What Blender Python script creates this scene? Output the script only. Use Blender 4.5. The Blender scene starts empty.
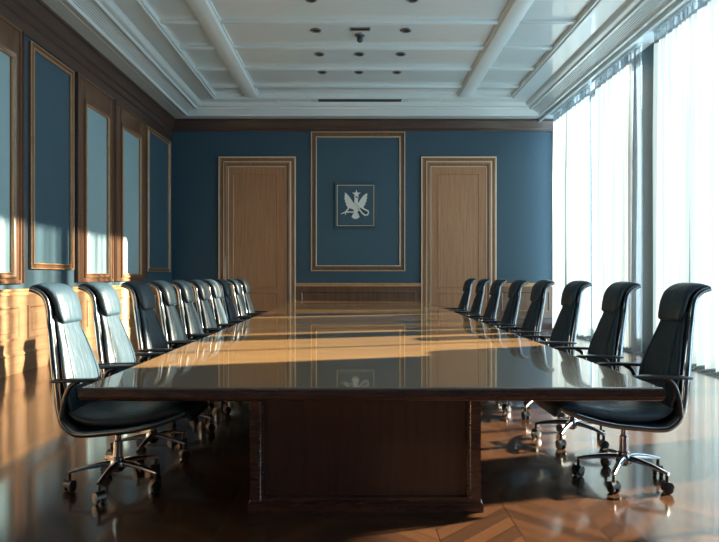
import bpy, bmesh, math, random
from mathutils import Vector
random.seed(4)
S = bpy.context.scene
COL = S.collection
PI = math.pi

# ---------------------------------------------------------------- materials
class NT:
    def __init__(s, name):
        s.m = bpy.data.materials.new(name); s.m.use_nodes = True
        s.t = s.m.node_tree; s.b = s.t.nodes['Principled BSDF']
    def n(s, typ, **kw):
        d = s.t.nodes.new(typ)
        for k, v in kw.items(): setattr(d, k, v)
        return d
    def l(s, a, b): s.t.links.new(a, b)
    def math(s, op, a, b=None, c=None):
        d = s.n('ShaderNodeMath', operation=op)
        for i, v in enumerate((a, b, c)):
            if v is None: continue
            if isinstance(v, (int, float)): d.inputs[i].default_value = v
            else: s.l(v, d.inputs[i])
        return d.outputs[0]
    def mix(s, f, a, b):
        d = s.n('ShaderNodeMix', data_type='RGBA')
        for i, v in ((0, f), (6, a), (7, b)):
            if isinstance(v, (int, float)): d.inputs[i].default_value = v
            elif isinstance(v, tuple): d.inputs[i].default_value = v + (1,)
            else: s.l(v, d.inputs[i])
        return d.outputs[2]
    def set(s, **kw):
        for k, v in kw.items():
            i = s.b.inputs[k.replace('_', ' ')]
            i.default_value = v + (1,) if isinstance(v, tuple) else v
        return s

def noise(t, scale, vec, detail=3, rough=.5):
    d = t.n('ShaderNodeTexNoise'); d.inputs['Scale'].default_value = scale
    d.inputs['Detail'].default_value = detail; d.inputs['Roughness'].default_value = rough
    t.l(vec, d.inputs['Vector']); return d.outputs[0]

def pos(t, scale=(1, 1, 1)):
    g = t.n('ShaderNodeNewGeometry'); m = t.n('ShaderNodeMapping'); m.inputs['Scale'].default_value = scale
    t.l(g.outputs['Position'], m.inputs['Vector']); return m.outputs[0]

def bump(t, h, strength, dist=.01):
    b = t.n('ShaderNodeBump'); b.inputs['Strength'].default_value = strength; b.inputs['Distance'].default_value = dist
    t.l(h, b.inputs['Height']); t.l(b.outputs[0], t.b.inputs['Normal'])

def wood(name, c1, c2, rough=.35, grain=(1, 1, 1), coat=0., coat_rough=.1, scale=1., spec=.5):
    """grain: mapping scale; the axis with the smallest value runs along the grain"""
    t = NT(name); v = pos(t, grain)
    a = noise(t, 6 * scale, v, 6, .6); b = noise(t, 40 * scale, v, 3, .6)
    f = t.math('ADD', t.math('MULTIPLY', a, .6), t.math('MULTIPLY', b, .4))
    r = t.n('ShaderNodeMapRange'); r.inputs[1].default_value = .35; r.inputs[2].default_value = .65
    t.l(f, r.inputs[0])
    t.l(t.mix(r.outputs[0], c1, c2), t.b.inputs['Base Color'])
    t.set(Roughness=rough, Coat_Weight=coat, Coat_Roughness=coat_rough, Specular_IOR_Level=spec)
    bump(t, b, .05, .004)
    return t.m

def plain(name, c, rough=.5, metal=0., coat=0., coat_rough=.1, var=0., vscale=8., bmp=0., bscale=60., spec=.5):
    t = NT(name).set(Base_Color=c, Roughness=rough, Metallic=metal, Coat_Weight=coat, Coat_Roughness=coat_rough, Specular_IOR_Level=spec)
    v = pos(t)
    if var:
        f = noise(t, vscale, v, 4, .6)
        t.l(t.mix(f, tuple(x * (1 - var) for x in c), tuple(min(1, x * (1 + var)) for x in c)), t.b.inputs['Base Color'])
    if bmp: bump(t, noise(t, bscale, v, 3), bmp, .005)
    return t.m

M = {}
M['navy'] = plain('navy_wall_fabric', (.034, .082, .122), .55, var=.16, vscale=30, bmp=.15, bscale=220)
M['navy_panel'] = plain('navy_panel_fabric', (.042, .098, .140), .5, var=.16, vscale=30, bmp=.15, bscale=220)
M['pale_pane'] = plain('pale_blue_pane', (.29, .45, .52), .35, var=.08, vscale=40, bmp=.05, bscale=200)
M['plaster'] = plain('satin_grey_plaster', (.68, .81, .86), .30, coat=1., coat_rough=.07, var=.03)
M['plaster_trim'] = plain('white_plaster_moulding', (.70, .83, .88), .35, coat=.3, coat_rough=.2)
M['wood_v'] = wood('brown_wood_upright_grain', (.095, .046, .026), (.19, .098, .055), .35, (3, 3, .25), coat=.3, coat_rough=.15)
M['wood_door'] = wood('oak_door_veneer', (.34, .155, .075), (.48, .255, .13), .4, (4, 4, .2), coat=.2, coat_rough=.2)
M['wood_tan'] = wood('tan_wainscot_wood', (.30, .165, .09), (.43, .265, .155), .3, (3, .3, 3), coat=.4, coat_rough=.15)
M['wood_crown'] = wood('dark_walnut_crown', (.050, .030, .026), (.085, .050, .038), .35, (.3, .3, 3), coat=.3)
M['gilt'] = wood('golden_brown_moulding', (.50, .27, .13), (.70, .42, .22), .28, (1, 1, 1), coat=.5, coat_rough=.1)
M['casing_wood'] = wood('brown_door_casing_wood', (.22, .105, .052), (.36, .19, .10), .3, (3, 3, .3), coat=.5)
M['bead'] = plain('pale_gilt_bead', (.85, .70, .50), .25, coat=.5)
M['frame_wood'] = wood('dark_frame_wood', (.13, .066, .036), (.24, .125, .066), .3, (3, 3, .3), coat=.4)
M['table_top'] = wood('polished_walnut_top', (.21, .118, .048), (.34, .20, .086), .25, (.35, 3, 3), coat=1., coat_rough=.035, scale=1.3)
M['table_edge'] = wood('dark_mahogany_edge', (.030, .013, .010), (.060, .026, .018), .22, (.3, .3, 3), coat=.8, coat_rough=.08)
M['table_base'] = wood('mahogany_pedestal_veneer', (.026, .011, .009), (.055, .023, .016), .35, (5, 5, .35), coat=.4, coat_rough=.12)
def mat_leather():
    t = NT('blue_black_leather').set(Roughness=.42, Coat_Weight=.15, Coat_Roughness=.22, Specular_IOR_Level=.32)
    tc = t.n('ShaderNodeTexCoord'); mp = t.n('ShaderNodeMapping'); mp.inputs['Scale'].default_value = (1, 1, .16)
    t.l(tc.outputs['Object'], mp.inputs['Vector'])
    crease = noise(t, 26, mp.outputs[0], 3, .55); grain = noise(t, 300, tc.outputs['Object'], 2)
    t.l(t.mix(noise(t, 9, tc.outputs['Object'], 4), (.009, .021, .034), (.020, .042, .062)), t.b.inputs['Base Color'])
    bump(t, t.math('ADD', crease, t.math('MULTIPLY', grain, .06)), .35, .02)
    return t.m
M['leather'] = mat_leather()
M['leather_trim'] = plain('black_gloss_arm_pad', (.010, .013, .018), .3, coat=.4, coat_rough=.15)
M['chrome'] = plain('polished_chrome', (.42, .42, .44), .15, metal=1.)
M['dark_chrome'] = plain('dark_polished_frame', (.28, .31, .34), .2, metal=1.)
M['rubber'] = plain('black_caster_plastic', (.010, .010, .012), .35)
M['black'] = plain('matt_black_slot', (.015, .017, .02), .7)
M['ivory'] = plain('ivory_relief', (.74, .77, .74), .45, bmp=.1)
M['lamp_ring'] = plain('grey_metal_lamp_ring', (.22, .25, .27), .3, metal=.7)
M['lamp_lens'] = plain('dark_lamp_lens', (.05, .06, .07), .2)
M['window_frame'] = plain('grey_painted_window_frame', (.30, .36, .39), .4)

def mat_glass():
    m = bpy.data.materials.new('clear_window_glass'); m.use_nodes = True; t = m.node_tree; t.nodes.clear()
    o = t.nodes.new('ShaderNodeOutputMaterial'); mx = t.nodes.new('ShaderNodeMixShader')
    a = t.nodes.new('ShaderNodeBsdfTransparent'); b = t.nodes.new('ShaderNodeBsdfGlossy'); b.inputs['Roughness'].default_value = .02
    a.inputs[0].default_value = (.95, .98, .99, 1)
    mx.inputs[0].default_value = .06
    t.links.new(a.outputs[0], mx.inputs[1]); t.links.new(b.outputs[0], mx.inputs[2]); t.links.new(mx.outputs[0], o.inputs[0])
    return m
M['glass'] = mat_glass()

def mat_sheer():
    m = bpy.data.materials.new('white_sheer_voile'); m.use_nodes = True; t = m.node_tree; t.nodes.clear()
    N = t.nodes.new; L = t.links.new
    o = N('ShaderNodeOutputMaterial'); mx = N('ShaderNodeMixShader'); mx2 = N('ShaderNodeMixShader')
    tr = N('ShaderNodeBsdfTransparent'); tl = N('ShaderNodeBsdfTranslucent'); df = N('ShaderNodeBsdfDiffuse')
    tl.inputs[0].default_value = (.076, .105, .13, 1); df.inputs[0].default_value = (.66, .70, .71, 1)
    mx2.inputs[0].default_value = .4
    L(tl.outputs[0], mx2.inputs[1]); L(df.outputs[0], mx2.inputs[2])
    # uneven opacity paints in the light and dark streaks of folds
    g = N('ShaderNodeNewGeometry'); mp = N('ShaderNodeMapping'); mp.inputs['Scale'].default_value = (0, 6, .03)
    ns = N('ShaderNodeTexNoise'); ns.inputs['Scale'].default_value = 1.; ns.inputs['Detail'].default_value = 4; ns.inputs['Roughness'].default_value = .65
    mr = N('ShaderNodeMapRange'); mr.inputs[1].default_value = .36; mr.inputs[2].default_value = .62
    mr.inputs[3].default_value = .56; mr.inputs[4].default_value = 1.
    L(g.outputs['Position'], mp.inputs[0]); L(mp.outputs[0], ns.inputs['Vector']); L(ns.outputs[0], mr.inputs[0])
    L(mr.outputs[0], mx.inputs[0])
    L(tr.outputs[0], mx.inputs[1]); L(mx2.outputs[0], mx.inputs[2]); L(mx.outputs[0], o.inputs[0])
    return m
M['sheer'] = mat_sheer()

def mat_parquet():
    t = NT('dark_polished_parquet'); g = t.n('ShaderNodeNewGeometry'); sp = t.n('ShaderNodeSeparateXYZ')
    t.l(g.outputs['Position'], sp.inputs[0]); X, Y = sp.outputs[0], sp.outputs[1]
    W = .42; w = .085
    band = t.math('FLOOR', t.math('DIVIDE', X, W))
    par = t.math('PINGPONG', X, W)                       # zig-zag
    v = t.math('DIVIDE', t.math('ADD', Y, t.math('MULTIPLY', par, 1.0)), w * 1.414)
    plank = t.math('FLOOR', v); fr = t.math('FRACT', v)
    cb = t.n('ShaderNodeCombineXYZ'); t.l(band, cb.inputs[0]); t.l(plank, cb.inputs[1])
    wn = t.n('ShaderNodeTexWhiteNoise', noise_dimensions='2D'); t.l(cb.outputs[0], wn.inputs['Vector'])
    ug = t.math('FRACT', t.math('DIVIDE', X, W))
    gap = t.math('MAXIMUM', t.math('LESS_THAN', fr, .045), t.math('LESS_THAN', ug, .012))
    vec = t.n('ShaderNodeCombineXYZ')
    t.l(t.math('MULTIPLY', v, 4.), vec.inputs[0]); t.l(t.math('MULTIPLY', X, 2.), vec.inputs[1]); t.l(plank, vec.inputs[2])
    gr = noise(t, 2.5, vec.outputs[0], 5, .6)
    f = t.math('ADD', t.math('MULTIPLY', wn.outputs[0], .55), t.math('MULTIPLY', gr, .45))
    c = t.mix(f, (.012, .007, .006), (.075, .033, .015))
    c = t.mix(gap, c, (.012, .006, .004))
    t.l(c, t.b.inputs['Base Color'])
    r = t.math('ADD', .16, t.math('MULTIPLY', gr, .12)); t.l(r, t.b.inputs['Roughness'])
    t.set(Coat_Weight=.9, Coat_Roughness=.07, Specular_IOR_Level=.12)
    h = t.math('SUBTRACT', t.math('ADD', t.math('MULTIPLY', wn.outputs[0], .35), t.math('MULTIPLY', gr, .35)), t.math('MULTIPLY', gap, .8))
    bump(t, h, .16, .004)
    nb = t.b.inputs['Normal'].links[0].from_socket; t.l(nb, t.b.inputs['Coat Normal'])
    return t.m
M['parquet'] = mat_parquet()

# ---------------------------------------------------------------- mesh building
class MB:
    def __init__(s): s.v = []; s.f = []; s.mi = []
    def add(s, vs, fs, mi=0):
        o = len(s.v); s.v += [tuple(p) for p in vs]; s.f += [tuple(i + o for i in f) for f in fs]; s.mi += [mi] * len(fs)
        return s
    def box(s, x0, x1, y0, y1, z0, z1, bev=0., mi=0):
        bm = bmesh.new(); bmesh.ops.create_cube(bm, size=1)
        for v in bm.verts: v.co = ((x0 + x1) / 2 + v.co.x * (x1 - x0), (y0 + y1) / 2 + v.co.y * (y1 - y0), (z0 + z1) / 2 + v.co.z * (z1 - z0))
        if bev: bmesh.ops.bevel(bm, geom=bm.edges[:], offset=bev, segments=2, affect='EDGES', profile=.5)
        bm.verts.index_update(); s.add([v.co[:] for v in bm.verts], [[v.index for v in f.verts] for f in bm.faces], mi); bm.free()
        return s
    def loft(s, rings, closed=True, cap0=True, cap1=True, mi=0):
        n = len(rings[0]); fs = []
        for i in range(len(rings) - 1):
            for j in range(n if closed else n - 1):
                k = (j + 1) % n; fs.append((i * n + j, i * n + k, (i + 1) * n + k, (i + 1) * n + j))
        if cap0: fs.append(tuple(range(n))[::-1])
        if cap1: fs.append(tuple((len(rings) - 1) * n + j for j in range(n)))
        return s.add([p for r in rings for p in r], fs, mi)
    def lathe(s, prof, c=(0, 0, 0), axis='z', n=24, mi=0):
        rings = []
        for r, h in prof:
            ring = []
            for k in range(n):
                a = 2 * PI * k / n; p = (r * math.cos(a), r * math.sin(a), h)
                if axis == 'y': p = (p[0], p[2], p[1])
                if axis == 'x': p = (p[2], p[0], p[1])
                ring.append((p[0] + c[0], p[1] + c[1], p[2] + c[2]))
            rings.append(ring)
        return s.loft(rings, mi=mi)
    def tube(s, pts, r, n=10, ry=None, mi=0):
        """round / elliptical tube along 3-D points"""
        pts = [Vector(p) for p in pts]; rings = []; up = None
        for i, p in enumerate(pts):
            d = (pts[min(i + 1, len(pts) - 1)] - pts[max(i - 1, 0)]).normalized()
            if up is None: up = Vector((0, 1, 0)) if abs(d.y) < .9 else Vector((0, 0, 1))
            a = (up - d * up.dot(d)).normalized(); b = d.cross(a); up = a
            rr = r[i] if isinstance(r, (list, tuple)) else r; q = ry if ry else rr
            rings.append([p + a * rr * math.cos(2 * PI * k / n) + b * q * math.sin(2 * PI * k / n) for k in range(n)])
        return s.loft(rings, mi=mi)
    def frame(s, O, U, V, N, u0, u1, v0, v1, prof, cap=False, mi=0):
        """mitred rectangular moulding; prof = [(inset, height)] from the outside in"""
        O, U, V, N = Vector(O), Vector(U), Vector(V), Vector(N); rings = []
        for i, h in prof:
            rings.append([O + U * a + V * b + N * h for a, b in ((u0 + i, v0 + i), (u1 - i, v0 + i), (u1 - i, v1 - i), (u0 + i, v1 - i))])
        return s.loft(rings, cap0=False, cap1=cap, mi=mi)
    def run(s, prof, a0, a1, axis, at):
        """extrude a (out, z) profile along x or y; at(a,out)->xy"""
        r0 = [at(a0, o) + (z,) for o, z in prof]; r1 = [at(a1, o) + (z,) for o, z in prof]
        return s.loft([r0, r1])
    def build(s, name, mats, parent=None, smooth=40):
        me = bpy.data.meshes.new(name); me.from_pydata(s.v, [], s.f)
        if not isinstance(mats, (list, tuple)): mats = [mats]
        for m in mats: me.materials.append(m)
        for p, i in zip(me.polygons, s.mi): p.material_index = i
        bm = bmesh.new(); bm.from_mesh(me); bmesh.ops.recalc_face_normals(bm, faces=bm.faces); bm.to_mesh(me); bm.free()
        me.update()
        if smooth:
            for p in me.polygons: p.use_smooth = True
            me.set_sharp_from_angle(angle=math.radians(smooth))
        o = bpy.data.objects.new(name, me); COL.objects.link(o)
        if parent: o.parent = parent
        return o

def empty(name, loc=(0, 0, 0), rz=0):
    o = bpy.data.objects.new(name, None); COL.objects.link(o); o.location = loc; o.rotation_euler = (0, 0, rz)
    o.empty_display_size = .1; return o
def tag(o, label, cat, group=None):
    o['label'] = label; o['category'] = cat
    if group: o['group'] = group
    return o
def struct(o, label=None):
    o['kind'] = 'structure'
    if label: o['label'] = label
    return o
def catmull(P, n=6):
    out = []
    for i in range(len(P) - 1):
        p0, p1, p2, p3 = P[max(i - 1, 0)], P[i], P[i + 1], P[min(i + 2, len(P) - 1)]
        for k in range(n):
            t = k / n
            out.append(tuple(.5 * (2 * b + (c - a) * t + (2 * a - 5 * b + 4 * c - d) * t * t + (-a + 3 * b - 3 * c + d) * t ** 3) for a, b, c, d in zip(p0, p1, p2, p3)))
    out.append(tuple(P[-1])); return out

# ---------------------------------------------------------------- room shell
XL, XR, YB, YF, H = -4.55, 5.0, 15.0, -3.0, 5.2
HT = 5.42
struct(MB().box(XL - .3, XR + .3, YF - .3, YB + .3, -.2, 0).build('floor', M['parquet']), 'dark polished parquet floor')
struct(MB().box(XL - .3, XL, YF - .3, YB + .3, 0, 6).build('wall_left', M['navy']), 'navy blue left wall')
struct(MB().box(XL, XR + .3, YB, YB + .3, 0, 6).build('wall_back', M['navy']), 'navy blue end wall with two doors')
struct(MB().box(XL, XR + .3, YF - .3, YF, 0, 6).build('wall_front', M['navy']))
ops = [(12.3, 14.88), (10.42, 12.15), (7.25, 9.98), (5.4, 6.95), (3.3, 4.75), (.4, 2.8)]  # openings nearest the camera are unseen, added for sun bands and fill
Z0, Z1 = .10, 5.19
ZT = {3.3: 1.7}  # unseen window, head lowered so its sun reaches the floor only
w = MB(); edges = sorted(ops); y = YF
for a, b in edges:
    w.box(XR, XR + .3, y, a, 0, 6); w.box(XR, XR + .3, a, b, 0, Z0); w.box(XR, XR + .3, a, b, ZT.get(a, Z1), 6); y = b
w.box(XR, XR + .3, y, YB, 0, 6)
struct(w.build('wall_right', M['navy'], smooth=0), 'window wall on the right')
for i, (a, b) in enumerate(ops):
    f = empty('window_%d' % (i + 1), (XR + .15, (a + b) / 2, Z0)); struct(f, 'window in the right wall')
    hw = (b - a) / 2; hh = ZT.get(a, Z1) - Z0
    MB().frame((0, 0, 0), (0, 1, 0), (0, 0, 1), (-1, 0, 0), -hw, hw, 0, hh, [(0, -.04), (0, .04), (.06, .04), (.07, .02), (.07, -.04), (0, -.04)]).build('window_frame', M['window_frame'], f)
    m = MB(); m.box(-.02, .02, -.02, .02, .07, hh - .07, .004)
    pass
    m.build('glazing_bar', M['window_frame'], f)
    MB().box(-.004, .004, -hw + .06, hw - .06, .06, hh - .06).build('pane', M['glass'], f)

# ceiling: stepped and fluted border, then flat field
prof = [(0, 5.2), (.36, 5.2), (.365, 5.19), (.385, 5.19), (.39, 5.2), (.48, 5.2), (.485, 5.165), (.50, 5.16), (.53, 5.165), (.54, 5.2)]
for k in range(7):
    a = .55 + k * .036; z = 5.215 + k * .008
    prof += [(a, z), (a + .006, z - .010), (a + .020, z - .010), (a + .026, z)]
prof += [(.81, 5.27), (.815, 5.235), (.85, 5.23), (.865, 5.26)]
for k in range(7):
    q = k / 6 * PI / 2; prof.append((.87 + .11 * math.sin(q), 5.27 + .085 * (1 - math.cos(q))))
prof += [(.985, 5.34), (.99, 5.34), (1.0, 5.355), (1.34, 5.355), (1.345, 5.325), (1.37, 5.32), (1.39, 5.325), (1.395, 5.345), (1.43, 5.345), (1.44, HT)]
c = MB(); O = (0, 0, 0)
c.frame(O, (1, 0, 0), (0, 1, 0), (0, 0, 1), XL, XR, YF, YB, prof, cap=True)
c.box(XL - .3, XR + .3, YF - .3, YB + .3, 6, 6.2)
struct(c.build('ceiling', M['plaster'], smooth=25), 'pale coffered ceiling with fluted stepped border')
yi0, yi1 = YF + 1.44, YB - 1.44
nt = 0
def trim(mb, mat, label=None, parent=None, smooth=30):
    global nt; nt += 1
    return struct(mb.build('trim_%d' % nt, mat, parent, smooth), label)
BL = (-2.50, -2.14); BR = (2.32, 2.68)
for a, b in (BL, BR):
    P = [(a, HT), (a, HT - .03), (a + .03, HT - .035), (a + .04, HT - .07)]
    P += [(a + .05 + (b - a - .1) * k / 6, HT - .08 - .02 * math.sin(PI * k / 6)) for k in range(7)]
    P += [(b - .04, HT - .07), (b - .03, HT - .035), (b, HT - .03), (b, HT)]
    m = MB(); m.loft([[(x, yi0, z) for x, z in P], [(x, yi1 - .02, z) for x, z in P]]); trim(m, M['plaster_trim'], 'long ceiling beam')
ribs = [12.94 - 1.09 * k for k in range(14)]
for yy in ribs:
    for a, b in ((XL + 1.44, BL[0]), (BL[1], BR[0]), (BR[1], XR - 1.44)):
        m = MB().box(a, b, yy - .045, yy - .012, HT - .05, HT, .006).box(a, b, yy + .012, yy + .045, HT - .05, HT, .006)
        trim(m, M['plaster_trim'])
# crown under the ceiling
CP = [(0, 4.915), (.03, 4.915), (.035, 4.935), (.02, 4.945), (.03, 4.96), (.05, 4.985), (.06, 5.06), (.09, 5.12), (.10, 5.15), (.13, 5.16), (.13, 5.2), (0, 5.2)]
trim(MB().run(CP, XL, XR, 'x', lambda a, o: (a, YB - o)), M['wood_crown'], 'dark wooden crown moulding over the end wall')
CPL = [(0, 4.63), (.03, 4.63), (.035, 4.67), (.02, 4.68), (.02, 4.80), (.04, 4.82), (.04, 4.88)] + CP[3:]
trim(MB().run(CPL, YF, YB, 'y', lambda a, o: (XL + o, a)), M['wood_crown'], 'dark wooden frieze and crown over the left wall')

trim(MB().box(4.57, 4.62, YF, YB, 5.12, 5.2, .006), M['plaster_trim'], 'white pelmet board above the curtains')
# ---- left wall
LW = ((XL, 0, 0), (0, 1, 0), (0, 0, 1), (1, 0, 0))
gold = [(0, 0), (0, .035), (.012, .045), (.028, .045), (.034, .03), (.055, .03), (.062, .04), (.078, .036), (.088, .0)]
def beads(r, P, u0, u1, v0, v1, ins, h, w=.016, mat='gilt'):
    for i in ins:
        MB().frame(*P, u0 + i, u1 - i, v0 + i, v1 - i, [(0, h - .02), (.002, h + .006), (w / 2, h + .012), (w - .002, h + .006), (w, h - .02)]).build('gilt_bead', M[mat], r)
def blue_bay(y0, y1, t0, t1):
    r = trim(MB().frame(*LW, t0, t1, 1.40, 4.59, gold), M['frame_wood'], 'gold-edged moulding frame on the left wall')
    beads(r, LW, t0, t1, 1.40, 4.59, (.0, .07), .040)
    MB().frame(*LW, t0 + .085, t1 - .085, 1.485, 4.505, [(0, 0), (0, .008)], cap=True).build('panel', M['navy_panel'], r)
def wood_bay(y0, y1, p0, p1):
    cas = [(0, 0), (0, .05), (.04, .05), (.05, .035)]
    m = MB()
    # flat casing boards round the pane
    m.box(XL, XL + .035, y0, p0, 1.22, 4.61, .003); m.box(XL, XL + .035, p1, y1, 1.22, 4.61, .003)
    m.box(XL, XL + .035, p0, p1, 4.22, 4.61, .003); m.box(XL, XL + .035, p0, p1, 1.22, 1.32, .003)
    r = trim(m, M['wood_v'], 'brown wooden casing on the left wall')
    MB().frame(*LW, p0 - .05, p1 + .05, 1.27, 4.27, [(0, .035), (0, .055), (.02, .062), (.045, .05), (.06, .02), (.075, .015), (.08, .003)]).build('moulding', M['frame_wood'], r)
    beads(r, LW, p0 - .05, p1 + .05, 1.27, 4.27, (.0, .06), .045, .014)
    MB().frame(*LW, y0, y1, 1.20, 4.63, [(0, 0), (0, .05), (.02, .055), (.04, .05), (.045, .03)]).build('moulding', M['wood_v'], r)
    MB().frame(*LW, p0 + .02, p1 - .02, 1.34, 4.20, [(0, 0), (0, .006)], cap=True).build('pane', M['pale_pane'], r)
blue_bay(13.0, 15, 13.12, 14.72); wood_bay(11.38, 12.98, 11.68, 12.70); wood_bay(9.80, 11.26, 10.10, 11.05)
blue_bay(8.22, 9.78, 8.38, 9.66); wood_bay(6.6, 8.14, 6.9, 7.95); blue_bay(4.5, 6.5, 4.7, 6.3); wood_bay(2.4, 4.2, 2.7, 3.9); blue_bay(.3, 2.2, .5, 2.0)
for yy in (8.18, 9.79, 11.32, 12.99):
    trim(MB().box(XL, XL + .06, yy - .025, yy + .025, 1.2, 4.63, .01), M['wood_crown'])
# wainscots: one rail, boards with raised rectangles, skirting
RAIL = [(0, 1.04), (.045, 1.04), (.05, 1.06), (.035, 1.075), (.06, 1.10), (.065, 1.125), (0, 1.125)]
SK = [(0, 0), (.05, 0), (.05, .20), (.045, .225), (.055, .235), (.055, .25), (.03, .285), (0, .285)]
m = MB().box(XL, XL + .03, YF, YB, .285, 1.04)
k = 0; yy = 14.55
spans = []
while yy > YF + .6: spans.append((yy - .72, yy)); yy -= .92
for a, b in spans:
    m.frame((XL + .03, 0, 0), *LW[1:], a, b, .44, .90, [(0, 0), (0, .014), (.02, .018), (.04, .006), (.05, -.004), (.09, -.004), (.11, .01)], cap=True)
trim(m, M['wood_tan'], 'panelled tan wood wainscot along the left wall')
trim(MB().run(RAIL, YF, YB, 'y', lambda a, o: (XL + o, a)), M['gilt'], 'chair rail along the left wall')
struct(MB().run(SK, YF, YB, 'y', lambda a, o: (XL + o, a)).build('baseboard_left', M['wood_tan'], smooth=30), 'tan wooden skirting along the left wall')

# ---- back wall
BW = ((0, YB, 0), (1, 0, 0), (0, 0, 1), (0, -1, 0))
dbl = [(0, 0), (0, .035), (.02, .045), (.035, .03), (.04, .012), (.10, .012), (.105, .03), (.125, .04), (.145, .03), (.15, 0)]
r = trim(MB().frame(*BW, -1.075, 1.275, 1.42, 4.90, dbl), M['frame_wood'], 'tall gold-edged moulding frame between the doors')
beads(r, BW, -1.075, 1.275, 1.42, 4.90, (.0, .12), .035, .022, 'bead')
MB().frame(*BW, -.93, 1.13, 1.565, 4.755, [(0, 0), (0, .006)], cap=True).build('panel', M['navy_panel'], r)
doors = [(-3.375, -1.45), (1.675, 3.55)]
dark = [(XL, -3.375), (-1.45, 1.675), (3.55, XR)]
for i, (a, b) in enumerate(dark):
    m = MB().box(a, b, YB - .03, YB, .285, 1.04)
    n = 1
    wd = (b - a - .1 - .0) / n
    for q in range(n):
        m.frame((0, YB - .03, 0), *BW[1:], a + .12 + q * wd, a + .12 + (q + 1) * wd - .14, .40, .92, [(0, 0), (0, .014), (.02, .018), (.04, .006), (.05, -.004), (.09, -.004)], cap=True)
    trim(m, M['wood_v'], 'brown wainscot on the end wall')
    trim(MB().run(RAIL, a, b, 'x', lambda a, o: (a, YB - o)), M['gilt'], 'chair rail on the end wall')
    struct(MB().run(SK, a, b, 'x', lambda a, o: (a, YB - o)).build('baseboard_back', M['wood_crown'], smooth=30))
for i, (a, b) in enumerate(doors):
    d = empty('door_%d' % (i + 1), ((a + b) / 2, YB, 0)); hw = (b - a) / 2; top = 4.275
    struct(d, ('tall oak door left of the emblem', 'tall oak door right of the emblem')[i])
    cs = [(0, 0), (0, .05), (.03, .07), (.06, .07), (.075, .05), (.10, .05), (.15, .085), (.19, .09), (.21, .06), (.225, .06), (.24, .02), (.27, .02)]
    # casing open at the floor: start the rectangle well below it and trim at z=0
    mb = MB(); rings = []
    for ins, h in cs:
        rings.append([(-hw + ins, -h, 0), (-hw + ins, -h, top - ins), (hw - ins, -h, top - ins), (hw - ins, -h, 0)])
    mb.loft(rings, closed=False, cap0=False, cap1=False)
    mb.build('casing', M['casing_wood'], d, 25)
    for ins, wd_, h in ((.0, .03, .06), (.125, .022, .075), (.235, .02, .03)):
        q = MB(); q.loft([[(-hw + ins + a, -h - c, 0), (-hw + ins + a, -h - c, top - ins - a), (hw - ins - a, -h - c, top - ins - a), (hw - ins - a, -h - c, 0)] for a, c in ((0, -.02), (.003, .01), (wd_ - .003, .01), (wd_, -.02))], closed=False, cap0=False, cap1=False)
        q.build('casing_bead', M['bead'], d, 25)
    MB().box(-hw + .26, hw - .26, -.03, 0, .01, top - .26).build('door_leaf', M['wood_door'], d)
    for z0, z1 in ((.25, .88), (1.0, top - .42)):
        s0, s1 = (-hw + .42, hw - .42) if i else (-hw + .34, hw - .46)
        MB().frame((0, -.03, 0), *BW[1:], s0, s1, z0, z1, [(0, 0), (.004, .016), (.018, .018), (.03, .004), (.04, .004)], cap=True).build('door_panel', M['wood_door'], d)

# ---------------------------------------------------------------- emblem plaque
pl = empty('emblem_plaque', (.0375, YB - .012, 3.06)); tag(pl, 'square blue wall plaque with a white eagle under a star, between the doors', 'plaque')
PW = ((0, 0, 0), (1, 0, 0), (0, 0, 1), (0, -1, 0)); A = .515; B = .56
MB().frame(*PW, -A, A, -B, B, [(0, 0), (0, .05), (.012, .06), (.03, .055), (.04, .035), (.06, .03), (.068, .01)]).build('frame', M['navy_panel'], pl)
beads(pl, PW, -A, A, -B, B, (.0, .05), .045, .018, 'bead')
MB().frame(*PW, -A + .06, A - .06, -B + .06, B - .06, [(0, 0), (0, .012), (.03, .035), (.04, .035)], cap=True).build('backing', M['navy_panel'], pl)
def poly(mb, pts, y=-.035, d=.022, s=.85 / 90, cx=314, cy=272):
    P = [((u - cx) * s * 1.0 * (41 / 41) * 0.155 * 1.02, -(v - cy) * s * 0.155 * 1.02) for u, v in pts]
    f = [(a, y - d, b) for a, b in P]; k = [(a, y, b) for a, b in P]
    return mb.loft([k, f])
K = 1 / (6.78 * 40)      # zoomed crop pixel -> metres on the wall
def poly(mb, pts, d=.022, y=-.033, cx=308, cy=270):
    P = [((u - cx) * K, -(v - cy) * K) for u, v in pts]
    return mb.loft([[(a, y, b) for a, b in P], [(a, y - d, b) for a, b in P]])
# left and right wings with feather tips, body, head, fan tail
lw = [(300, 296), (285, 296), (270, 288), (258, 292), (250, 276), (243, 262), (246, 256), (236, 244), (239, 236), (232, 224), (237, 214), (233, 202), (238, 196), (235, 182), (248, 192), (262, 206), (274, 222), (286, 240), (296, 256), (303, 272)]
rw = [(318, 290), (333, 292), (345, 284), (358, 290), (366, 274), (375, 262), (373, 254), (383, 242), (380, 234), (387, 222), (384, 212), (388, 200), (386, 188), (372, 196), (358, 208), (346, 224), (336, 240), (326, 256), (318, 270)]
e = MB(); poly(e, lw); poly(e, rw)
poly(e, [(300, 222), (306, 216), (318, 218), (328, 226), (324, 232), (325, 250), (328, 276), (325, 300), (320, 318), (300, 318), (294, 300), (292, 276), (298, 250), (301, 234)], .034)
poly(e, [(300, 316), (320, 316), (328, 330), (336, 348), (328, 354), (320, 360), (308, 362), (296, 360), (288, 354), (281, 348), (290, 330)], .026)
e.build('eagle', M['ivory'], pl, 20)
st = [(314 + (30 if k % 2 == 0 else 12) * math.sin(PI * k / 5), 194 - (30 if k % 2 == 0 else 12) * math.cos(PI * k / 5)) for k in range(10)]
poly(MB(), st).build('star', M['ivory'], pl, 20)
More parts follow.
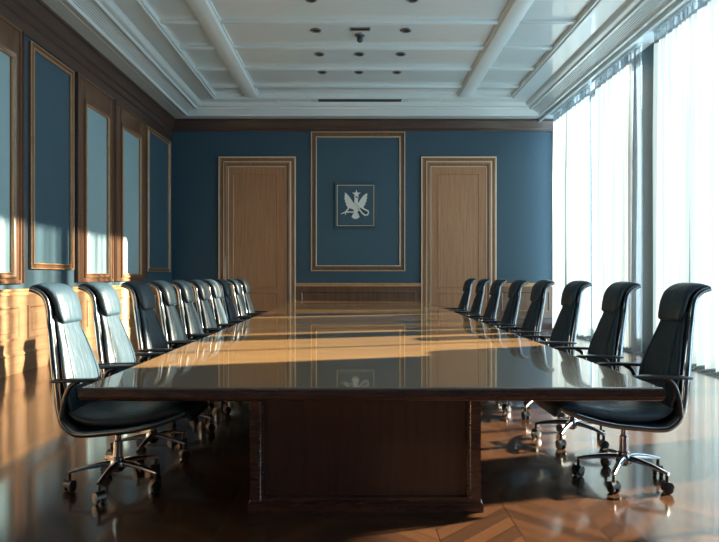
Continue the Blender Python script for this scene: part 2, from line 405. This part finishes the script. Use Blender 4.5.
def rod(pts, r): return MB().tube([((u - 308) * K, -.066, -(v - 270) * K) for u, v in pts], [r * K] * len(pts) if not isinstance(r, list) else [q * K for q in r], 8)
rod([(302, 240), (318, 262), (345, 284), (372, 300), (398, 312)], [5, 6, 6, 6, 5]).build('sceptre', M['ivory'], pl)
rod([(208, 330), (225, 322), (246, 316), (300, 316), (340, 300)], [2, 4, 5, 4, 3]).build('arrow', M['ivory'], pl)
rod([(318, 262), (330, 290), (350, 320), (372, 338), (390, 334), (396, 316)], [3, 4, 5, 6, 5, 5]).build('sash', M['ivory'], pl)
rod([(262, 292), (250, 304), (240, 316), (240, 334)], [5, 5, 4, 3]).build('talon', M['ivory'], pl)

# ---------------------------------------------------------------- ceiling fittings
rows = [(12.12, 'row nearest the end wall'), (11.13, 'second row from the end wall'), (10.05, 'third row from the end wall'), (8.93, 'row nearest the viewer')]
LX = [(-.64, 'left'), (.10, 'middle'), (.87, 'right')]
first = None
for ri, (yy, rn) in enumerate(rows):
    for xi, (xx, xn) in enumerate(LX):
        if ri >= 2 and xi == 1: continue
        if first is None:
            first = empty('downlight'); o = first
            MB().lathe([(.062, 0), (.092, 0), (.096, -.008), (.090, -.016), (.074, -.020), (.064, -.012), (.062, 0)], n=28).build('trim_ring', M['lamp_ring'], o)
            MB().lathe([(.001, -.002), (.05, -.002), (.063, -.008), (.063, 0), (.001, 0)], n=24).build('lens', M['lamp_lens'], o)
        else:
            o = first.copy(); COL.objects.link(o)
            for ch in first.children:
                q = ch.copy(); COL.objects.link(q); q.parent = o
        o.location = (xx, yy, HT)
        tag(o, f'round recessed ceiling downlight, {xn} one of the {rn}', 'downlight', 'recessed ceiling downlights')
o = empty('slot_vent', (.10, 10.1, HT)); tag(o, 'short dark slot vent in the ceiling just beyond the dome camera', 'vent')
o.location.y = 10.0
MB().frame((0, 0, 0), (1, 0, 0), (0, 1, 0), (0, 0, -1), -.17, .17, -.06, .06, [(0, 0), (0, .014), (.012, .016), (.022, .006)]).build('vent_frame', M['lamp_ring'], o)
MB().box(-.15, .15, -.04, .04, -.007, 0).build('slot', M['black'], o)
o = empty('dome_camera', (.10, 10.24, HT)); tag(o, 'small dark dome camera hanging under the ceiling', 'camera')
MB().lathe([(.001, 0), (.085, 0), (.09, -.01), (.085, -.022), (.05, -.03), (.02, -.035), (.02, -.05), (.001, -.05)]).build('mounting_plate', M['lamp_ring'], o)
MB().lathe([(.001, -.045), (.03, -.045), (.05, -.06), (.056, -.085), (.048, -.11), (.028, -.13), (.001, -.137)]).build('dome', M['lamp_lens'], o)
ya = 13.83; zb = 5.355
def grille(name, x0, x1, hw, label, slots):
    o = empty(name, ((x0 + x1) / 2, ya, zb)); w2 = (x1 - x0) / 2; tag(o, label, 'vent')
    MB().frame((0, 0, 0), (1, 0, 0), (0, 1, 0), (0, 0, -1), -w2, w2, -hw, hw, [(0, 0), (0, .012), (.012, .014), (.024, .004)]).build('vent_frame', M['plaster_trim'], o)
    MB().box(-w2 + .02, w2 - .02, -hw + .02, hw - .02, -.004, 0).build('duct_opening', M['black'] if slots else M['plaster'], o)
    if slots:
        for k in range(2):
            yy = -hw + .02 + (2 * hw - .04) * (k + 1) / 3
            MB().box(-w2 + .022, w2 - .022, yy - .005, yy + .005, -.012, -.003).build('slat', M['lamp_ring'], o)
grille('air_grille', -.85, 1.12, .15, 'long dark air grille in the ceiling border above the end wall', True)
grille('access_panel', -1.75, -1.0, .12, 'small pale access panel left of the long air grille', False)
grille('access_panel', 1.27, 2.0, .12, 'small pale access panel right of the long air grille', False)

# ---------------------------------------------------------------- curtains
def curtain(y0, y1, seed, label):
    rnd = random.Random(seed); n = int((y1 - y0) / .0125); mb = MB(); rows_ = 26; rings = []
    ph = rnd.random() * 6; per = []
    y = 0
    phase = [0]
    for i in range(n): phase.append(phase[-1] + 2 * PI * .0125 / (.21 + .07 * math.sin(i * .031 + ph) + .04 * math.sin(i * .083 + 2 * ph)))
    for k in range(rows_ + 1):
        t = k / rows_; z = 5.17 - t * (5.17 - .015); ring = []
        amp = .030 + .035 * min(1, t * 3)
        for i in range(n + 1):
            u = i / n; q = phase[i]
            x = 4.80 + amp * math.sin(q + .25 * math.sin(t * 3 + i * .02)) + .012 * math.sin(q * .37 + 4 * t + seed) * (0.3 + t)
            yy = y0 + (y1 - y0) * u + .012 * math.sin(2 * q) * t + .006 * math.sin(t * 5 + seed)
            ring.append((x, yy, z))
        rings.append(ring)
    mb.loft(rings, closed=False, cap0=False, cap1=False)
    root = empty('sheer_curtain', (4.80, (y0 + y1) / 2, 0)); tag(root, label, 'curtain', 'sheer curtains along the window wall')
    for i, v in enumerate(mb.v): mb.v[i] = (v[0] - 4.80, v[1] - (y0 + y1) / 2, v[2])
    mb.build('drape', M['sheer'], root, 0)
    for p in root.children[0].data.polygons: p.use_smooth = True
    hw = (y1 - y0) / 2
    MB().box(-.045, .045, -hw, hw, 5.165, 5.2, .004).build('heading_tape', M['plaster_trim'], root)
curtain(12.18, 14.46, 3, 'white sheer floor-length curtain, farthest one, beside the end wall')
curtain(10.07, 12.02, 5, 'white sheer floor-length curtain, middle one, left of the dark wall gap')
curtain(7.4, 9.54, 8, 'white sheer floor-length curtain, nearest one, at the right edge of the picture')

# ---------------------------------------------------------------- conference table
TX0, TX1, TY0, TY1 = -1.357, 1.534, 2.95, 13.0
tb = empty('conference_table', ((TX0 + TX1) / 2, (TY0 + TY1) / 2, 0)); tag(tb, 'long polished walnut conference table running down the middle of the room', 'table')
hx, hy = (TX1 - TX0) / 2, (TY1 - TY0) / 2
top = MB()
tp = [(.30, .685), (.05, .685), (.03, .680), (.014, .682), (.006, .690), (.006, .698), (.0, .703), (.0, .735), (.004, .743), (.012, .749), (.020, .750)]
top.frame((0, 0, 0), (1, 0, 0), (0, 1, 0), (0, 0, 1), -hx, hx, -hy, hy, tp)
top.box(-hx + .3, hx - .3, -hy + .3, hy - .3, .685, .70)
top.build('table_edge', M['table_edge'], tb, 50)
MB().frame((0, 0, 0), (1, 0, 0), (0, 1, 0), (0, 0, 1), -hx, hx, -hy, hy, [(.020, .735), (.020, .750)], cap=True).build('tabletop', M['table_top'], tb, 0)
cx = tb.location.x; px0, px1 = -.574 - cx, .70 - cx; py0, py1 = 3.31 - tb.location.y, 12.6 - tb.location.y
MB().box(px0 + .03, px1 - .03, py0 + .03, py1 - .03, 0, .685).build('pedestal', M['table_base'], tb)
pb = MB()
def face(O, U, N, u0, u1):
    pb.frame(O, U, (0, 0, 1), N, u0, u1, 0, .685, [(0, -.03), (0, 0), (.055, 0), (.06, -.006), (.075, -.008), (.08, -.03)])
face((0, py0, 0), (1, 0, 0), (0, -1, 0), px0, px1); face((0, py1, 0), (1, 0, 0), (0, 1, 0), px0, px1)
L = py1 - py0
for k in range(6):
    a, b = py0 + .003 + (L - .006) * k / 6, py0 + .003 + (L - .006) * (k + 1) / 6
    face((px1, 0, 0), (0, 1, 0), (1, 0, 0), a, b); face((px0, 0, 0), (0, 1, 0), (-1, 0, 0), a, b)
pb.build('panel_frame', M['table_edge'], tb, 30)
MB().frame((0, 0, 0), (1, 0, 0), (0, 1, 0), (0, 0, 1), px0 - .012, px1 + .012, py0 - .012, py1 + .012, [(.03, 0), (0, 0), (0, .045), (.01, .052), (.02, .052)]).build('plinth', M['table_edge'], tb, 30)

# ---------------------------------------------------------------- chairs (local: faces +x)
def pad(path, wid, thk, n=28, e=3.2, ends=(1, 1)):
    """cushion swept along (x,z) path; wid/thk = half width / half thickness interpolated"""
    P = catmull(path, 7); N = len(P)
    def lerp(A, t):
        q = t * (len(A) - 1); i = min(int(q), len(A) - 2); return A[i] + (A[i + 1] - A[i]) * (q - i)
    rings = []
    def ring(p, nx, nz, hw, ht):
        R = []
        for k in range(n):
            a = 2 * PI * k / n; ca, sa = math.cos(a), math.sin(a)
            yy = hw * math.copysign(abs(ca) ** (2 / e), ca); tt = ht * math.copysign(abs(sa) ** (2 / 2.3), sa)
            R.append((p[0] + nx * tt, yy, p[1] + nz * tt))
        return R
    for i, p in enumerate(P):
        t = i / (N - 1); a, b = P[max(i - 1, 0)], P[min(i + 1, N - 1)]
        dx, dz = b[0] - a[0], b[1] - a[1]; l = math.hypot(dx, dz); dx /= l; dz /= l
        nx, nz = dz, -dx
        hw, ht = lerp(wid, t), lerp(thk, t)
        if i == 0 and ends[0]:
            for s in (1., .75, .4):
                c_ = math.sqrt(1 - s * s); rings.append(ring((p[0] - dx * ht * s, p[1] - dz * ht * s), nx, nz, hw - ht * (1 - c_) , max(.003, ht * c_)))
        rings.append(ring(p, nx, nz, hw, ht))
        if i == N - 1 and ends[1]:
            for s in (.4, .75, 1.):
                c_ = math.sqrt(1 - s * s); rings.append(ring((p[0] + dx * ht * s, p[1] + dz * ht * s), nx, nz, hw - ht * (1 - c_), max(.003, ht * c_)))
    return MB().loft(rings)

def make_chair():
    r = empty('office_chair')
    # seat
    pad([(-.195, .500), (-.12, .462), (.02, .452), (.18, .462), (.32, .490), (.42, .512), (.475, .505), (.495, .47)], [.225, .235, .24, .24, .235, .23, .215], [.030, .046, .050, .050, .046, .038, .024]).build('seat', M['leather'], r, 60)
    # backrest
    b = pad([(-.188, .50), (-.205, .60), (-.222, .70), (-.246, .80), (-.276, .90), (-.306, 1.0), (-.325, 1.06)], [.218, .236, .238, .220, .192, .160, .138, .130], [.022, .027, .028, .027, .025, .022, .016])
    b = b.build('backrest', M['leather'], r, 60)
    # stitched channel piping down the backrest front
    for s in (-1, 1):
        pts = [(-.188 + .017, s * .155, .54), (-.222 + .026, s * .160, .70), (-.276 + .024, s * .128, .90), (-.306 + .018, s * .100, 1.0)]
        MB().tube(catmull(pts, 5), .0035, 6).build('piping', M['leather'], b, 60)
    # headrest, rolled over backwards
    pad([(-.290, 1.042), (-.304, 1.085), (-.317, 1.135), (-.340, 1.187), (-.378, 1.222), (-.420, 1.237), (-.458, 1.237)], [.128, .138, .140, .140, .140, .138, .134], [.028, .036, .038, .036, .030, .022, .013]).build('headrest', M['leather'], r, 60)
    # back shell behind cushions
    pad([(.44, .485), (.33, .452), (.18, .420), (.03, .405), (-.10, .398), (-.165, .415), (-.21, .46), (-.230, .53), (-.242, .62), (-.256, .72), (-.286, .84), (-.318, .96), (-.338, 1.04), (-.346, 1.10), (-.362, 1.155), (-.400, 1.196), (-.458, 1.220)], [.225, .24, .245, .248, .248, .235, .205, .160, .142, .140, .136], [.012, .018, .02, .02, .018, .016, .013, .010], n=20).build('back_shell', M['leather_trim'], r, 60)
    prof2 = [(-.466, 1.224, .142), (-.410, 1.203, .146), (-.374, 1.165, .147), (-.358, 1.10, .147), (-.350, 1.03, .150), (-.330, .95, .170), (-.300, .84, .210), (-.272, .73, .243), (-.256, .62, .252), (-.246, .53, .252), (-.225, .455, .252), (-.175, .402, .250), (-.11, .385, .250), (.03, .395, .250), (.18, .412, .250), (.33, .448, .246), (.43, .485, .238), (.475, .510, .225)]
    for s in (-1, 1):
        MB().tube(catmull([(x, s * w_, z) for x, z, w_ in prof2], 4), .0085, 10, ry=.017).build('side_frame', M['dark_chrome'], r, 60)
    for s in (-1, 1):
        # arm pad and its bent support
        a = MB(); P = catmull([(-.285, .695), (-.20, .700), (-.10, .702), (0, .702), (.07, .698)], 5)
        rings = []
        for i, (x, z) in enumerate(P):
            t = i / (len(P) - 1); hw = .026 * (1 - .5 * abs(2 * t - 1) ** 4); ht = .012 * (1 - .5 * abs(2 * t - 1) ** 6)
            rings.append([(x, s * .262 + hw * math.copysign(abs(math.cos(q)) ** .7, math.cos(q)), z + ht * math.copysign(abs(math.sin(q)) ** .7, math.sin(q))) for q in [2 * PI * k / 14 for k in range(14)]])
        arm = a.loft(rings).build('armrest', M['leather_trim'], r, 60)
        MB().tube(catmull([(-.12, s * .262, .695), (-.17, s * .264, .665), (-.20, s * .266, .60), (-.215, s * .264, .53), (-.225, s * .256, .47)], 5), .010, 10, ry=.014).build('arm_support', M['leather_trim'], arm, 60)
    # tilt mechanism
    m = MB(); m.box(-.09, .12, -.065, .065, .345, .405, .012); m.box(-.13, .20, -.03, .03, .375, .412, .008); m.build('tilt_mechanism', M['rubber'], r, 40)
    MB().tube([(.02, -.06, .37), (.02, -.15, .365), (.02, -.21, .372)], .006, 8).build('lever', M['chrome'], r)
    MB().tube(catmull([(.12, -.20, .41), (.11, -.10, .388), (.105, 0, .380), (.11, .10, .388), (.12, .20, .41)], 4), .011, 8).build('cross_brace', M['dark_chrome'], r)
    MB().lathe([(.001, .10), (.032, .10), (.034, .12), (.034, .185), (.028, .19), (.026, .285), (.018, .29), (.018, .35), (.001, .35)]).build('gas_column', M['chrome'], r)
    hub = MB().lathe([(.001, .115), (.045, .115), (.05, .125), (.05, .155), (.042, .17), (.001, .17)]).build('base_hub', M['chrome'], r)
    for k in range(5):
        a = -PI / 2 + 2 * PI * k / 5; ca, sa = math.cos(a), math.sin(a)
        g = MB(); rings = []
        for d, z, hw, ht in ((.03, .150, .022, .018), (.10, .148, .019, .016), (.18, .138, .016, .013), (.25, .124, .014, .010), (.282, .116, .013, .008)):
            rings.append([(ca * d - sa * hw * u, sa * d + ca * hw * u, z + ht * v) for u, v in ((-1, -.7), (-1, .3), (-.5, 1), (.5, 1), (1, .3), (1, -.7), (.5, -1), (-.5, -1))])
        g.loft(rings).build('base_leg', M['chrome'], r, 50)
        # caster: stem + hood, twin wheels
        x, y = ca * .272, sa * .272; ta = a + .9; ct, stt = math.cos(ta), math.sin(ta)
        cs = MB().lathe([(.001, .06), (.010, .06), (.010, .112), (.001, .112)], (x, y, 0), n=12)
        hood = []
        for u in (-.028, .028):
            hood.append([(x + ct * (.032 * math.cos(q)) - stt * u, y + stt * (.032 * math.cos(q)) + ct * u, .036 + .036 * math.sin(q)) for q in [PI * j / 8 for j in range(9)]])
        cs.loft(hood)
        cs = cs.build('caster', M['rubber'], r, 40)
        wb = MB()
        for u in (-.019, .019):
            rr = [[(x + ct * rad * math.cos(q) - stt * (u + o), y + stt * rad * math.cos(q) + ct * (u + o), .028 + rad * math.sin(q)) for q in [2 * PI * j / 18 for j in range(18)]] for rad, o in ((.020, -.012), (.026, -.010), (.028, -.006), (.028, .006), (.026, .010), (.020, .012))]
            wb.loft(rr)
        wb.build('twin_wheel', M['rubber'], cs, 40)
    return r
proto = make_chair()
def copy_tree(o, parent=None):
    c = o.copy(); COL.objects.link(c)
    if parent: c.parent = parent
    for ch in o.children: copy_tree(ch, c)
    return c
ordn = ['nearest', 'second', 'third', 'fourth', 'fifth', 'sixth', 'seventh', 'eighth', 'ninth', 'tenth']
LY = [3.70, 4.33, 5.10, 5.75, 6.38, 7.05, 7.68, 8.37, 9.14, 9.82]
RY = [3.815, 4.72, 5.66, 6.675, 7.645, 8.70, 9.73, 10.83]
used = False
for side, ys, X in (('left', LY, -1.455), ('right', RY, 1.716)):
    for i, yy in enumerate(ys):
        o = proto if not used else copy_tree(proto); used = True
        o.location = (X, yy, 0); o.rotation_euler.z = (0 if side == 'left' else PI) + math.radians(random.uniform(-1.5, 1.5) if i else 0)
        last = i == len(ys) - 1
        what = ('nearest the viewer' if i == 0 else ('last and farthest' if last else ordn[i] + ' from the front'))
        tag(o, f'blue-black leather office chair, {what} in the row {side} of the table', 'chair', f'office chairs along the {side} side of the table')

# ---------------------------------------------------------------- light
W = bpy.data.worlds.new('World'); S.world = W; W.use_nodes = True
bg = W.node_tree.nodes['Background']; bg.inputs[0].default_value = (.64, .87, 1.0, 1); bg.inputs[1].default_value = 4.1
su = bpy.data.lights.new('Sun', 'SUN'); su.energy = 62; su.color = (1, .82, .58); su.angle = math.radians(.9)
so = bpy.data.objects.new('Sun', su); COL.objects.link(so)
d = Vector((-1, -.29, -.32)); so.rotation_euler = d.to_track_quat('-Z', 'Y').to_euler(); so.location = (9, 9, 5)
for a, b in ops:
    L_ = bpy.data.lights.new('Window_portal', 'AREA'); L_.shape = 'RECTANGLE'; L_.size = ZT.get(a, Z1) - Z0; L_.size_y = b - a; L_.cycles.is_portal = True
    lo = bpy.data.objects.new('Window_portal', L_); COL.objects.link(lo); lo.location = (XR + .29, (a + b) / 2, (Z0 + ZT.get(a, Z1)) / 2)
    lo.rotation_euler = (0, PI / 2, 0)

# ---------------------------------------------------------------- camera
cd = bpy.data.cameras.new('Camera'); co = bpy.data.objects.new('Camera', cd); COL.objects.link(co)
co.location = (0, 0, 1.3); co.rotation_euler = (PI / 2, 0, 0)
cd.sensor_width = 36; cd.lens = 600 / 719 * 36; cd.shift_x = 5.5 / 719; cd.shift_y = 5 / 719; cd.clip_start = .05
S.camera = co
S.view_settings.view_transform = 'Standard'; S.view_settings.look = 'None'; S.view_settings.gamma = 1
S.view_settings.exposure = 0.35
S.cycles.use_denoising = True
S.cycles.max_bounces = 10; S.cycles.transparent_max_bounces = 12; S.cycles.sample_clamp_indirect = 6
